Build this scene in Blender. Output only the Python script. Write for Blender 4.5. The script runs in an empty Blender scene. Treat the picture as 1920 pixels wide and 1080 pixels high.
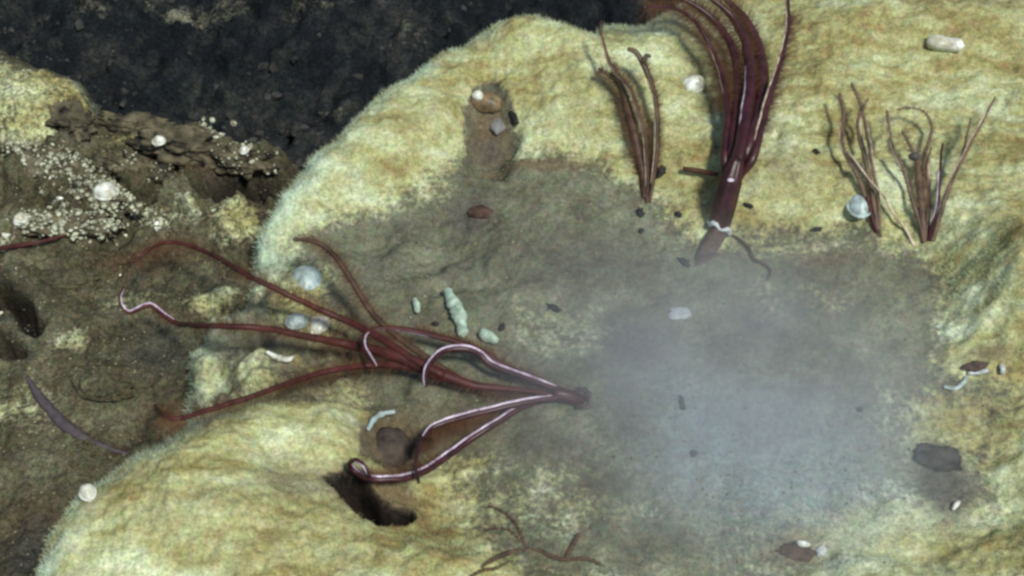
import bpy, math, random
import numpy as np
from mathutils import Vector

# ------------------------------------------------------------------ camera, sky, sun, exposure
S = bpy.context.scene
COL = S.collection
random.seed(4)
RNG = np.random.default_rng(7)

TILT = math.radians(50.0)              # below the horizontal
HFOV = math.radians(40.0)
CAM = np.array((0.0, -0.881, 1.05))
cam_d = bpy.data.cameras.new("camera")
cam = bpy.data.objects.new("camera", cam_d)
COL.objects.link(cam)
cam.location = CAM
cam.rotation_euler = (math.radians(90) - TILT, 0, 0)
cam_d.sensor_width = 36
cam_d.angle = HFOV
cam_d.clip_start = 0.02
cam_d.clip_end = 200
S.camera = cam

SUN_DIR = np.array((0.30, -0.40, 0.82)); SUN_DIR /= np.linalg.norm(SUN_DIR)
SUN_EL = math.asin(SUN_DIR[2])
SUN_ROT = math.atan2(SUN_DIR[0], SUN_DIR[1])
w = bpy.data.worlds.new("World"); S.world = w; w.use_nodes = True
nt = w.node_tree
bg = nt.nodes["Background"]
sky = nt.nodes.new("ShaderNodeTexSky"); sky.sky_type = 'NISHITA'; sky.sun_disc = False
sky.sun_elevation = SUN_EL; sky.sun_rotation = SUN_ROT
nt.links.new(sky.outputs[0], bg.inputs[0]); bg.inputs[1].default_value = 0.07
sun_d = bpy.data.lights.new("sun", 'SUN'); sun_d.energy = 3.2; sun_d.angle = math.radians(9.0)
sun_d.color = (1.0, 0.985, 0.90)
sun = bpy.data.objects.new("sun", sun_d); COL.objects.link(sun)
sun.rotation_euler = Vector(SUN_DIR).to_track_quat('Z', 'Y').to_euler()

S.view_settings.view_transform = 'Standard'; S.view_settings.look = 'None'
S.view_settings.exposure = 0.13; S.view_settings.gamma = 1.0
S.render.engine = 'CYCLES'
S.cycles.filter_width = 2.8            # the frame is soft, low-resolution video
S.cycles.max_bounces = 6
S.cycles.volume_bounces = 1

# ------------------------------------------------------------------ rays of the reference view
ct, st = math.cos(TILT), math.sin(TILT)
FWD = np.array((0, ct, -st)); UPV = np.array((0, st, ct)); RGT = np.array((1.0, 0, 0))
TH = math.tan(HFOV / 2)
def ray(px, py):
    u = (px - 960) / 960 * TH; v = (540 - py) / 960 * TH
    return FWD + u * RGT + v * UPV
def plane_pt(px, py, h=0.0):
    r = ray(px, py); t = (h - CAM[2]) / r[2]
    return CAM + r * t
def poly(pts, h):
    return np.array([plane_pt(a, b, h)[:2] for a, b in pts])

# ------------------------------------------------------------------ noise
_P = [RNG.random((256, 256)) for _ in range(6)]
def vn(x, y, k=0):
    x = np.asarray(x, float); y = np.asarray(y, float)
    xi = np.floor(x).astype(int); yi = np.floor(y).astype(int)
    fx = x - xi; fy = y - yi
    fx = fx * fx * fx * (fx * (fx * 6 - 15) + 10); fy = fy * fy * fy * (fy * (fy * 6 - 15) + 10)
    P = _P[k % 6]; x0 = xi & 255; x1 = (xi + 1) & 255; y0 = yi & 255; y1 = (yi + 1) & 255
    a = P[x0, y0] * (1 - fx) + P[x1, y0] * fx
    b = P[x0, y1] * (1 - fx) + P[x1, y1] * fx
    return a * (1 - fy) + b * fy
def fbm(x, y, f, o=4, k=0, g=0.5):
    s = 0; a = 1; t = 0
    for i in range(o):
        c, d = math.cos(i * 1.1 + 0.4), math.sin(i * 1.1 + 0.4)
        s = s + a * (vn((c * x - d * y) * f + 17.3 * i + 40, (d * x + c * y) * f + 9.1 * i + 60, k + i) - 0.5)
        t += a; a *= g; f *= 2.03
    return s / t * 2
def sst(a, b, x):
    t = np.clip((x - a) / (b - a), 0, 1); return t * t * (3 - 2 * t)
def sdf(P, x, y):
    """distance to polygon, positive inside"""
    x = np.asarray(x, float); y = np.asarray(y, float)
    d2 = np.full(x.shape, 1e9); ins = np.zeros(x.shape, bool)
    n = len(P)
    for i in range(n):
        ax, ay = P[i]; bx, by = P[(i + 1) % n]
        ex, ey = bx - ax, by - ay
        wx, wy = x - ax, y - ay
        t = np.clip((wx * ex + wy * ey) / (ex * ex + ey * ey + 1e-12), 0, 1)
        d2 = np.minimum(d2, (wx - ex * t) ** 2 + (wy - ey * t) ** 2)
        if by != ay:
            c = ((ay > y) != (by > y)) & (x < ex * (y - ay) / (by - ay) + ax)
            ins ^= c
    d = np.sqrt(d2)
    return np.where(ins, d, -d)
def blob(x, y, px, py, rx, ry, h=0.0, ang=0.0):
    """soft elliptical bump 0..1 round a point of the ground, radii in photo pixels"""
    c = plane_pt(px, py, h); m = 0.00052
    ca, sa = math.cos(math.radians(ang)), math.sin(math.radians(ang))
    dx, dy = x - c[0], (y - c[1])
    u = (dx * ca + dy * sa) / (rx * m); v = (-dx * sa + dy * ca) / (ry * m * 1.3)
    return np.exp(-(u * u + v * v))

# ------------------------------------------------------------------ the sea floor in layers
P_LEDGE = poly([(476,440),(492,400),(556,318),(640,250),(715,172),(790,118),(872,80),(925,48),(985,38),(1060,58),(1108,68),
    (1135,44),(1190,38),(1250,18),(1300,-40),(1400,-120),(1900,-260),(2500,-260),(2500,1400),(40,1400),(60,1180),(72,1090),
    (108,1010),(150,945),(240,882),(330,842),(352,832),(358,810),(348,750),(338,690),(352,610),(385,565),(440,530),(462,490)], 0.02)
P_SED = poly([(560,470),(690,415),(800,372),(850,330),(905,296),(1000,300),(1090,302),(1150,330),(1210,350),(1260,388),(1350,440),(1500,430),
    (1600,430),(1690,460),(1725,485),(1740,520),(1745,600),(1750,672),(1850,700),(1895,740),(1860,790),(1850,880),(1880,960),
    (1790,990),(1690,985),(1560,1000),(1500,1060),(1400,1110),(1150,1120),(960,1100),(860,1000),(840,930),(880,880),(800,850),(720,800),(690,740),(660,640)], 0.0)
P_TROUGH = poly([(872,165),(935,150),(968,190),(975,250),(950,310),(870,310),(866,240)], 0.02)
P_CREV = poly([(622,930),(645,958),(680,1000),(712,1022),(750,1014),(776,986),(768,972),(742,972),(714,964),(696,944),(670,930),(645,922)], 0.0)
P_HOLE = poly([(700,800),(730,785),(760,790),(772,830),(765,880),(730,892),(695,880),(688,835)], 0.0)
P_HAZE = poly([(1180,690),(1300,660),(1450,690),(1600,720),(1680,790),(1690,880),(1600,960),(1470,1000),(1330,990),(1230,940),(1190,840)], 0.0)
P_HAZE2 = poly([(1240,730),(1330,710),(1430,760),(1560,830),(1600,900),(1540,960),(1420,970),(1300,920),(1240,840)], 0.0)

def ledge(x, y):
    """height of the mat-covered ledge and its masks"""
    xw = x + 0.012 * fbm(x, y, 18, 4, 1); yw = y + 0.012 * fbm(x, y, 18, 4, 2)
    d = sdf(P_LEDGE, xw, yw)
    s = sdf(P_SED, x + 0.03 * fbm(x, y, 14, 4, 3), y + 0.03 * fbm(x, y, 14, 4, 4))
    tr = sdf(P_TROUGH, xw, yw)
    mat = (0.25 * sst(0.035, 0.0, s) + 0.75 * sst(0.022, -0.045, s)) * (1 - 0.8 * sst(-0.004, 0.008, tr))
    lump = fbm(x, y, 9, 3, 0); mid = fbm(x, y, 34, 3, 5); fine = fbm(x, y, 130, 3, 2)
    z = 0.034 * sst(0.0, -0.07, s) + lump * (0.006 + 0.012 * mat) + mid * (0.0035 + 0.0022 * mat) + fine * (0.0016 + 0.0016 * mat)
    lobe = np.maximum.reduce([blob(x, y, 440, 620, 90, 110), blob(x, y, 400, 740, 70, 60), blob(x, y, 560, 690, 80, 60)])
    z = z - 0.030 * lobe + mid * 0.030 * lobe - 0.016 * blob(x, y, 480, 640, 90, 26, 0, -10) - 0.02 * blob(x, y, 600, 765, 110, 26, 0, 12) - 0.012 * blob(x, y, 470, 770, 130, 22, 0, 14)
    mat = mat * (1 - 0.95 * lobe) * (1 - 0.6 * blob(x, y, 490, 640, 90, 28)) * (1 - 0.6 * blob(x, y, 600, 770, 100, 24))
    tuft = np.maximum.reduce([blob(x, y, 405, 578, 48, 24), blob(x, y, 578, 522, 55, 42), blob(x, y, 585, 606, 52, 18), blob(x, y, 395, 712, 44, 44), blob(x, y, 560, 690, 60, 18), blob(x, y, 470, 720, 50, 26), blob(x, y, 520, 470, 50, 50)])
    mat = np.maximum(mat, 0.72 * tuft); z = z + 0.014 * tuft * lobe
    z = z - 0.006 * blob(x, y, 800, 440, 200, 70) + mid * 0.010 * blob(x, y, 790, 470, 170, 90)
    z = z + 0.03 * blob(x, y, 380, 960, 260, 120) + 0.03 * blob(x, y, 560, 1060, 300, 120)
    z = z + 0.022 * blob(x, y, 1000, 80, 120, 60, 0.03) + 0.018 * blob(x, y, 700, 260, 140, 60, 0.03, 20)
    z = z + 0.02 * blob(x, y, 1890, 560, 80, 110) + 0.02 * blob(x, y, 1650, 60, 300, 60, .03)
    z = z - 0.020 * sst(-0.008, 0.02, tr)
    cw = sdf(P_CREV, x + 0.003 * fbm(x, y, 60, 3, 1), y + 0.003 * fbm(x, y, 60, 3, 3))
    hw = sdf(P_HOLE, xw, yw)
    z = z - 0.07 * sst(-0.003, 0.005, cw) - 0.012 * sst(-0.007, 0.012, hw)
    recess_shade = np.maximum(sst(-0.004, -0.001, cw), 0.0 * hw)  # mask for the shade painted inside the crevice
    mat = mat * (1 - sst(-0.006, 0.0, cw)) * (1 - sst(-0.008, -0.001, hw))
    z = z - 0.012 * blob(x, y, 740, 900, 160, 70) - 0.036 * blob(x, y, 690, 1010, 170, 70) - 0.02 * blob(x, y, 560, 930, 80, 50)
    R = 0.045
    e = np.clip(d / R, 0, 1)
    z = z - R * 0.95 * (1 - np.sqrt(np.maximum(0, 1 - (1 - e) ** 2))) + np.minimum(d, 0) * 4.0
    z = np.maximum(z, -0.9)
    f1 = sdf(P_HAZE, x + 0.04 * fbm(x, y, 9, 3, 2), y + 0.04 * fbm(x, y, 9, 3, 4))
    f2 = sdf(P_HAZE2, x + 0.05 * fbm(x, y, 8, 3, 1), y + 0.05 * fbm(x, y, 8, 3, 5))
    mat = np.maximum(mat, np.maximum.reduce([0.40 * blob(x, y, 1010, 940, 230, 90), 0.7 * blob(x, y, 1790, 800, 140, 80), 0.9 * blob(x, y, 1700, 1030, 280, 90), 0.45 * blob(x, y, 1450, 450, 260, 40), 0.42 * blob(x, y, 1060, 620, 160, 60), 0.35 * blob(x, y, 1500, 560, 200, 50)]) * (1 - sst(-0.006, 0.0, cw)))
    mat = np.maximum(mat, 1.0 * np.minimum(1, 1.6 * blob(x, y, 1895, 575, 85, 95))); z = z + 0.02 * blob(x, y, 1900, 570, 80, 80)
    haze = 0.85 * (0.55 * sst(-0.06, 0.06, f1) + 0.45 * sst(-0.05, 0.05, f2))  # milky haze painted on the ground below the plume
    stain = np.maximum.reduce([blob(x, y, 920, 250, 50, 60), blob(x, y, 735, 830, 70, 70), blob(x, y, 700, 950, 120, 40),
        0.8 * blob(x, y, 1010, 312, 190, 16), 0.7 * blob(x, y, 1330, 30, 120, 50, .03), 0.6 * blob(x, y, 1560, 490, 100, 25, 0),
        0.55 * blob(x, y, 1440, 360, 200, 40), 0.6 * blob(x, y, 620, 700, 120, 90), 0.5 * blob(x, y, 800, 800, 200, 80),
        0.6 * blob(x, y, 560, 960, 70, 60), 0.8 * blob(x, y, 1850, 685, 50, 16), 0.75 * blob(x, y, 1490, 1035, 80, 45),
        0.65 * blob(x, y, 1760, 15, 260, 45, .03), 0.5 * blob(x, y, 1230, 60, 70, 30, .03), 0.5 * blob(x, y, 420, 1030, 170, 22, 0, 15), 0.45 * blob(x, y, 330, 905, 160, 14, 0, 22), 0.5 * blob(x, y, 770, 245, 110, 20, 0.03, 25)])
    grey = np.maximum.reduce([blob(x, y, 1770, 905, 55, 75), 0.8 * blob(x, y, 1190, 640, 80, 60), 0.7 * blob(x, y, 1180, 780, 60, 70),
        0.55 * blob(x, y, 1000, 820, 60, 40), 0.9 * blob(x, y, 880, 400, 70, 50), 0.5 * blob(x, y, 1080, 480, 200, 80),
        0.6 * blob(x, y, 720, 500, 100, 60), 0.7 * blob(x, y, 760, 430, 70, 40), 0.6 * blob(x, y, 850, 500, 60, 40), 0.7 * blob(x, y, 480, 640, 80, 40), 0.4 * blob(x, y, 1060, 700, 120, 60), 0.9 * blob(x, y, 920, 270, 35, 30)])
    return z, dict(mat=mat, haze=haze, stain=stain, grey=grey, recess_shade=recess_shade, edge=(1 - sst(0.0, 0.05, d)) * (1 - sst(-0.006, 0.0, cw)))

P_BROWN = poly([(-400,30),(-60,55),(0,75),(60,100),(125,130),(185,180),(280,205),(350,220),(430,228),(525,262),(560,300),(700,420),(900,700),(900,1300),(-500,1400)], -0.07)
P_BMAT = poly([(-200,60),(0,80),(60,100),(125,130),(185,180),(130,220),(80,250),(0,265),(-200,270)], -0.05)
P_BMAT2 = poly([(180,190),(280,205),(400,225),(330,250),(200,240)], -0.05)
P_POCKET = poly([(350,318),(390,300),(440,300),(500,296),(535,322),(490,362),(430,372),(370,350)], -0.06)
P_FISS = poly([(-30,505),(0,520),(40,548),(88,604),(70,622),(30,596),(-30,575)], -0.07)
P_FISS2 = poly([(-30,628),(10,622),(48,632),(52,652),(10,662),(-30,660)], -0.07)
def brown(x, y):
    xw = x + 0.018 * fbm(x, y, 16, 4, 2); yw = y + 0.018 * fbm(x, y, 16, 4, 5)
    d = sdf(P_BROWN, xw, yw)
    m = np.maximum(sdf(P_BMAT, xw, yw), sdf(P_BMAT2, xw, yw))
    mat = 0.6 * sst(-0.008, 0.02, m)
    lump = fbm(x, y, 11, 3, 3); mid = fbm(x, y, 38, 3, 1); fine = fbm(x, y, 120, 3, 4)
    rough = np.exp(-((y - plane_pt(250, 330, -.06)[1]) / 0.1) ** 2) * (x < plane_pt(560, 300, -.06)[0])
    z = -0.075 + lump * 0.020 + mid * (0.008 + 0.030 * rough) + fine * (0.0025 + 0.006 * rough)
    z = z - 0.08 * sst(-0.008, 0.016, sdf(P_POCKET, xw, yw))
    fs = sdf(P_FISS, xw, yw); fs2 = sdf(P_FISS2, xw, yw)
    z = z - 0.05 * sst(-0.003, 0.008, fs) - 0.04 * sst(-0.003, 0.008, fs2)
    patch = np.maximum.reduce([0.7 * blob(x, y, 400, 580, 70, 30, -.07), 0.8 * blob(x, y, 400, 710, 45, 50, -.07), 0.7 * blob(x, y, 570, 540, 40, 60, -.07),
        0.5 * blob(x, y, 110, 520, 60, 30, -.07), 0.4 * blob(x, y, 250, 560, 90, 30, -.07), 0.42 * blob(x, y, 30, 760, 90, 60, -.07), 0.36 * blob(x, y, 150, 640, 90, 30, -.07), 0.35 * blob(x, y, 120, 650, 60, 30, -.07), 0.45 * blob(x, y, 360, 400, 100, 35, -.07), 0.7 * blob(x, y, 450, 420, 60, 60, -.07),
        0.5 * blob(x, y, 560, 680, 90, 35, -.07)])
    mat = np.maximum(mat, patch)
    z = z + 0.022 * blob(x, y, 400, 710, 60, 50, -.07) + 0.015 * blob(x, y, 400, 580, 80, 30, -.07) + 0.02 * blob(x, y, 190, 720, 60, 30, -.07)
    z = z + 0.02 * blob(x, y, 60, 180, 120, 60, -.06)
    R = 0.03; e = np.clip(d / R, 0, 1)
    z = z - R * (1 - np.sqrt(np.maximum(0, 1 - (1 - e) ** 2))) + np.minimum(d, 0) * 3.0
    stain = np.maximum.reduce([0.8 * blob(x, y, 260, 480, 130, 40, -.07), 0.8 * blob(x, y, 330, 290, 160, 40, -.06), 0.7 * blob(x, y, 360, 790, 120, 40, -.07), 0.5 * blob(x, y, 60, 970, 120, 60, -.07)])
    grey = np.maximum.reduce([0.8 * blob(x, y, 290, 660, 70, 60, -.07), 0.9 * blob(x, y, 120, 220, 40, 35, -.05), 0.9 * blob(x, y, 60, 1030, 60, 70, -.07), 0.6 * blob(x, y, 40, 600, 60, 60, -.07), .8*blob(x,y,420,330,70,40,-.07)])
    pk = np.maximum.reduce([sst(-0.004, 0.010, sdf(P_POCKET, xw, yw)), sst(-0.003, 0.006, fs), .8 * sst(-0.004, 0.006, fs2)])  # mask for the shade painted inside the pocket and fissures
    return np.maximum(z, -0.9), dict(mat=mat * (1 - pk), haze=0 * x, stain=stain, grey=grey, recess_shade=pk, edge=1 - sst(0, 0.03, d))

def floor(x, y):
    r = np.hypot(x, y)
    z = -0.36 + 0.10 * sst(0.5, 1.2, y) + fbm(x, y, 5, 5, 4) * 0.055 + fbm(x, y, 30, 4, 2) * 0.034 + fbm(x, y, 95, 3, 1) * 0.008
    z = z + 0.05 * blob(x, y, 180, 20, 90, 50, -.3) + 0.05 * blob(x, y, 580, 20, 120, 50, -.3)
    z = z + sst(3, 14, r) * 0.8 * fbm(x, y, 0.3, 3, 3)
    m = np.maximum.reduce([0.5 * blob(x, y, 180, 30, 80, 40, -.3), 0.5 * blob(x, y, 580, 25, 90, 40, -.3), 0.5 * blob(x, y, 420, 0, 420, 40, -.3), 0.3 * blob(x, y, 760, 60, 120, 50, -.3), 0.25 * blob(x, y, 600, 190, 120, 40, -.3)])
    return z, dict(mat=m, haze=0 * x, stain=0 * x, grey=0 * x, edge=0 * x, recess_shade=0 * x)

def ground(x, y):
    x = np.atleast_1d(np.float64(x)); y = np.atleast_1d(np.float64(y))
    return np.maximum.reduce([ledge(x, y)[0], brown(x, y)[0], floor(x, y)[0]])
def at(px, py, h=0.0, base=None):
    """the point at height h over the sea floor that the photo shows at (px, py)"""
    r = ray(px, py)
    ts = np.linspace(0.9, 2.6, 700)
    P = CAM + ts[:, None] * r
    g = P[:, 2] - ground(P[:, 0], P[:, 1]) - h
    i = int(np.argmax(g < 0)) if (g < 0).any() else len(ts) - 1
    if i > 0:
        a = g[i - 1] / (g[i - 1] - g[i] + 1e-12); t = ts[i - 1] + a * (ts[i] - ts[i - 1])
    else: t = ts[0]
    return CAM + r * t
def mpp(p):                            # metres per photo pixel at a point
    return float(np.dot(p - CAM, FWD)) * TH / 960

# ------------------------------------------------------------------ mesh helpers
def link(name, me, mat=None, parent=None):
    o = bpy.data.objects.new(name, me); COL.objects.link(o)
    if mat: me.materials.append(mat)
    if parent: o.parent = parent
    return o
def tag(o, label=None, cat=None, group=None, kind=None):
    if label: o['label'] = label
    if cat: o['category'] = cat
    if group: o['group'] = group
    if kind: o['kind'] = kind
    return o
def raw_mesh(name, V, F, smooth=True):
    """V (n,3), F list of equal-length index arrays (m,k)"""
    me = bpy.data.meshes.new(name)
    V = np.asarray(V, np.float32); F = np.asarray(F, np.int32); m, k = F.shape
    me.vertices.add(len(V)); me.vertices.foreach_set('co', V.ravel())
    me.loops.add(m * k); me.loops.foreach_set('vertex_index', F.ravel())
    me.polygons.add(m); me.polygons.foreach_set('loop_start', np.arange(0, m * k, k, dtype=np.int32))
    me.polygons.foreach_set('loop_total', np.full(m, k, np.int32))
    me.polygons.foreach_set('use_smooth', np.full(m, smooth))
    me.update(calc_edges=True); me.validate()
    return me
def attr(me, name, a):
    at_ = me.attributes.new(name, 'FLOAT', 'POINT'); at_.data.foreach_set('value', np.asarray(a, np.float32).ravel())
def grid(name, xs, ys, fn, mat, keep=None):
    X, Y = np.meshgrid(xs, ys); x = X.ravel(); y = Y.ravel()
    z, masks = fn(x, y)
    nx, ny = len(xs), len(ys)
    i = np.arange(nx * ny).reshape(ny, nx)
    F = np.stack([i[:-1, :-1], i[:-1, 1:], i[1:, 1:], i[1:, :-1]], -1).reshape(-1, 4)
    if keep is not None:
        k = (z > keep); F = F[k[F].any(1)]
        used = np.unique(F); remap = np.zeros(nx * ny, int); remap[used] = np.arange(len(used))
        F = remap[F]; x, y, z = x[used], y[used], z[used]; masks = {a: b[used] for a, b in masks.items()}
    me = raw_mesh(name, np.stack([x, y, z], 1), F)
    for a, b in masks.items(): attr(me, a, b)
    return tag(link(name, me, mat), kind='structure')

# ------------------------------------------------------------------ materials
def N(t, ty, **k):
    n = t.nodes.new(ty)
    for a, b in k.items(): setattr(n, a, b)
    return n
def noise(t, vec, scale, detail=4, rough=0.55):
    n = N(t, 'ShaderNodeTexNoise'); n.inputs['Scale'].default_value = scale; n.inputs['Detail'].default_value = detail
    n.inputs['Roughness'].default_value = rough; t.links.new(vec, n.inputs['Vector']); return n.outputs['Fac']
def ramp(t, fac, stops):
    n = N(t, 'ShaderNodeValToRGB'); e = n.color_ramp.elements
    while len(e) < len(stops): e.new(0.5)
    for q, (p, c) in zip(e, stops): q.position = p; q.color = (*c, 1)
    t.links.new(fac, n.inputs[0]); return n.outputs[0]
def mix(t, f, a, b, mode='MIX'):
    n = N(t, 'ShaderNodeMix', data_type='RGBA', blend_type=mode)
    for v, k in ((f, 0), (a, 6), (b, 7)):
        if hasattr(v, 'links'): t.links.new(v, n.inputs[k])
        elif isinstance(v, (int, float)): n.inputs[k].default_value = v
        else: n.inputs[k].default_value = (*v, 1)
    return n.outputs[2]
def math_(t, op, a, b=0.0, c=0.0, clamp=False):
    n = N(t, 'ShaderNodeMath', operation=op, use_clamp=clamp)
    for i, v in enumerate((a, b, c)):
        if hasattr(v, 'links'): t.links.new(v, n.inputs[i])
        else: n.inputs[i].default_value = v
    return n.outputs[0]
def mrange(t, v, a, b, c=0.0, d=1.0):
    n = N(t, 'ShaderNodeMapRange', interpolation_type='SMOOTHSTEP'); t.links.new(v, n.inputs[0])
    for i, q in enumerate((a, b, c, d)): n.inputs[i + 1].default_value = q
    return n.outputs[0]
def new_mat(name):
    m = bpy.data.materials.new(name); m.use_nodes = True
    return m, m.node_tree, m.node_tree.nodes['Principled BSDF']
def getattr_node(t, name):
    n = N(t, 'ShaderNodeAttribute', attribute_name=name); return n.outputs['Fac']

MATC = [(0.16, (0.218, 0.160, 0.066)), (0.34, (0.31, 0.282, 0.118)), (0.50, (0.412, 0.422, 0.208)), (0.66, (0.515, 0.555, 0.33)), (0.84, (0.645, 0.73, 0.52))]
def bed_material(name, sed, grey=(0.085, 0.08, 0.07), stain=(0.135, 0.095, 0.055), bump=0.5, matc=MATC, speck=0.5, hair=False):
    m, t, b = new_mat(name)
    geo = N(t, 'ShaderNodeNewGeometry').outputs['Position']
    big = noise(t, geo, 8, 5); mid = noise(t, geo, 34, 5, 0.6); fine = noise(t, geo, 190, 3, 0.6); grit = noise(t, geo, 420, 2, 0.6)
    mp = N(t, 'ShaderNodeMapping'); t.links.new(geo, mp.inputs[0]); mp.inputs['Rotation'].default_value = (0, 0, math.radians(-28)); mp.inputs['Scale'].default_value = (14, 62, 30)
    streak = noise(t, mp.outputs[0], 1.0, 5, 0.6)
    f = math_(t, 'ADD', math_(t, 'MULTIPLY', big, 0.48), math_(t, 'ADD', math_(t, 'MULTIPLY', streak, 0.32), math_(t, 'MULTIPLY', mid, 0.20)))
    f = math_(t, 'MULTIPLY_ADD', math_(t, 'SUBTRACT', f, 0.5), 2.6, 0.53)
    cm = ramp(t, f, matc)
    g = math_(t, 'ADD', math_(t, 'MULTIPLY', mid, 0.5), math_(t, 'MULTIPLY', big, 0.5))
    cs = ramp(t, g, sed)
    e = math_(t, 'ADD', getattr_node(t, 'mat'), math_(t, 'MULTIPLY', math_(t, 'SUBTRACT', math_(t, 'ADD', mid, fine), 1.0), 0.75))
    c = mix(t, mrange(t, e, 0.25, 0.75), cs, cm)
    fi = math_(t, 'MULTIPLY', getattr_node(t, 'haze'), math_(t, 'MULTIPLY_ADD', mid, 0.8, 0.5), clamp=True)
    hn = N(t, 'ShaderNodeTexNoise'); hn.inputs['Scale'].default_value = 110; hn.inputs['Detail'].default_value = 3; t.links.new(geo, hn.inputs['Vector'])
    c = mix(t, fi, c, (0.29, 0.36, 0.35))  # haze of the milky fluid mixed into the ground colour
    eg = math_(t, 'MULTIPLY', getattr_node(t, 'edge'), math_(t, 'MULTIPLY', getattr_node(t, 'mat'), mrange(t, mid, 0.35, 0.6, 0.15, 0.75)))
    c = mix(t, eg, c, (0.44, 0.60, 0.50))
    c = mix(t, 0.30, c, hn.outputs['Color'], 'SOFT_LIGHT')
    s_ = mrange(t, math_(t, 'ADD', getattr_node(t, 'stain'), math_(t, 'MULTIPLY', math_(t, 'SUBTRACT', mid, 0.5), 0.9)), 0.15, 0.95, 0, 0.85)
    c = mix(t, s_, c, stain)
    g_ = mrange(t, math_(t, 'ADD', getattr_node(t, 'grey'), math_(t, 'MULTIPLY', math_(t, 'SUBTRACT', mid, 0.5), 0.7)), 0.15, 0.95, 0, 0.8)
    c = mix(t, g_, c, grey)
    c = mix(t, getattr_node(t, 'recess_shade'), c, ramp(t, mid, [(0.35, (0.008, 0.008, 0.009)), (0.7, (0.045, 0.032, 0.024))]))  # near-black shade of the recesses put into the colour
    sp = mrange(t, math_(t, 'ADD', math_(t, 'MULTIPLY', fine, 0.5), math_(t, 'MULTIPLY', grit, 0.5)), 0.3, 0.7, 1 - speck, 1 + speck)
    cc = N(t, 'ShaderNodeCombineColor'); [t.links.new(sp, cc.inputs[i]) for i in range(3)]
    c = mix(t, 1.0, c, cc.outputs[0], 'MULTIPLY')
    t.links.new(c, b.inputs['Base Color'])
    b.inputs['Roughness'].default_value = 0.9; b.inputs['Specular IOR Level'].default_value = 0.15
    if hair:
        b.inputs['Subsurface Weight'].default_value = 0.0
    else:
        bp = N(t, 'ShaderNodeBump'); bp.inputs['Strength'].default_value = bump; bp.inputs['Distance'].default_value = 0.004
        t.links.new(math_(t, 'ADD', fine, math_(t, 'MULTIPLY', grit, 0.6)), bp.inputs['Height']); t.links.new(bp.outputs[0], b.inputs['Normal'])
    return m
SED = [(0.36, (0.086, 0.083, 0.056)), (0.5, (0.146, 0.150, 0.100)), (0.66, (0.228, 0.242, 0.165))]
BRN = [(0.32, (0.034, 0.030, 0.018)), (0.5, (0.090, 0.084, 0.050)), (0.70, (0.195, 0.195, 0.12))]
DRK = [(0.3, (0.004, 0.006, 0.008)), (0.48, (0.010, 0.013, 0.016)), (0.60, (0.032, 0.035, 0.033)), (0.75, (0.12, 0.118, 0.09))]  # dark rock, with the deep floor's lack of light put into the colour
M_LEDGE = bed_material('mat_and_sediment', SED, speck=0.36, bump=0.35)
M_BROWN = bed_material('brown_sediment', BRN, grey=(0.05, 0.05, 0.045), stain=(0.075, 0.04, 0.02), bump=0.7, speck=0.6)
M_FLOOR = bed_material('unlit_dark_rock', DRK, bump=0.9, speck=0.7, matc=[(0.3, (0.03, 0.03, 0.026)), (0.7, (0.20, 0.20, 0.14))])

def simple(name, col, rough=0.5, spec=0.5, var=0.35, scale=120, bump=0.2, trans=0.0, col2=None, sss=0.0, alpha=1.0):
    m, t, b = new_mat(name)
    geo = N(t, 'ShaderNodeNewGeometry').outputs['Position']
    f = noise(t, geo, scale, 4, 0.6)
    c2 = col2 or tuple(x * (1 - var) for x in col)
    c = ramp(t, f, [(0.35, c2), (0.65, tuple(min(1, x * (1 + var * 0.5)) for x in col))])
    t.links.new(c, b.inputs['Base Color'])
    b.inputs['Roughness'].default_value = rough; b.inputs['Specular IOR Level'].default_value = spec
    b.inputs['Alpha'].default_value = alpha; b.inputs['Transmission Weight'].default_value = trans; b.inputs['Subsurface Weight'].default_value = sss
    b.inputs['Subsurface Radius'].default_value = (0.004, 0.002, 0.0015)
    if bump:
        bp = N(t, 'ShaderNodeBump'); bp.inputs['Strength'].default_value = bump; bp.inputs['Distance'].default_value = 0.002
        t.links.new(f, bp.inputs['Height']); t.links.new(bp.outputs[0], b.inputs['Normal'])
    return m
M_PURPLE = simple('purple_red_flesh', (0.058, 0.016, 0.021), 0.4, 0.45, 0.5, 90, 0.25, alpha=0.86)
M_RED = simple('red_brown_flesh', (0.092, 0.024, 0.022), 0.5, 0.3, 0.45, 90, 0.2, alpha=0.76)
M_BRNT = simple('brown_flesh', (0.105, 0.058, 0.040), 0.5, 0.3, 0.5, 90, 0.2, alpha=0.72)
M_TAN = simple('tan_flesh', (0.19, 0.125, 0.09), 0.5, 0.3, 0.5, 90, 0.2, alpha=0.7)
M_LAVENDER = simple('pale_lavender', (0.66, 0.58, 0.68), 0.4, 0.4, 0.5, 110, 0.3, col2=(0.30, 0.20, 0.28))
M_CREAM = simple('pale_cream', (0.56, 0.48, 0.36), 0.5, 0.4, 0.5, 110, 0.3, col2=(0.26, 0.18, 0.12))
M_FRINGE = simple('brown_pinnules', (0.13, 0.068, 0.035), 0.7, 0.1, 0.4, 90, 0, alpha=0.6)
M_FRINGE_T = simple('tan_pinnules', (0.22, 0.15, 0.09), 0.7, 0.1, 0.4, 90, 0, alpha=0.45)
M_FRINGE_P = simple('purple_pinnules', (0.10, 0.045, 0.042), 0.7, 0.1, 0.4, 90, 0, alpha=0.6)
M_TUBE = simple('pinkish_tube', (0.135, 0.088, 0.080), 0.8, 0.15, 0.5, 90, 0.4, alpha=0.75)
M_COLLAR = simple('pale_collar', (0.55, 0.60, 0.60), 0.5, 0.4, 0.3, 300, 0.4)
M_SHELL = simple('white_shell', (0.80, 0.84, 0.78), 0.35, 0.5, 0.25, 70, 0.3, col2=(0.42, 0.40, 0.28))
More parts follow.
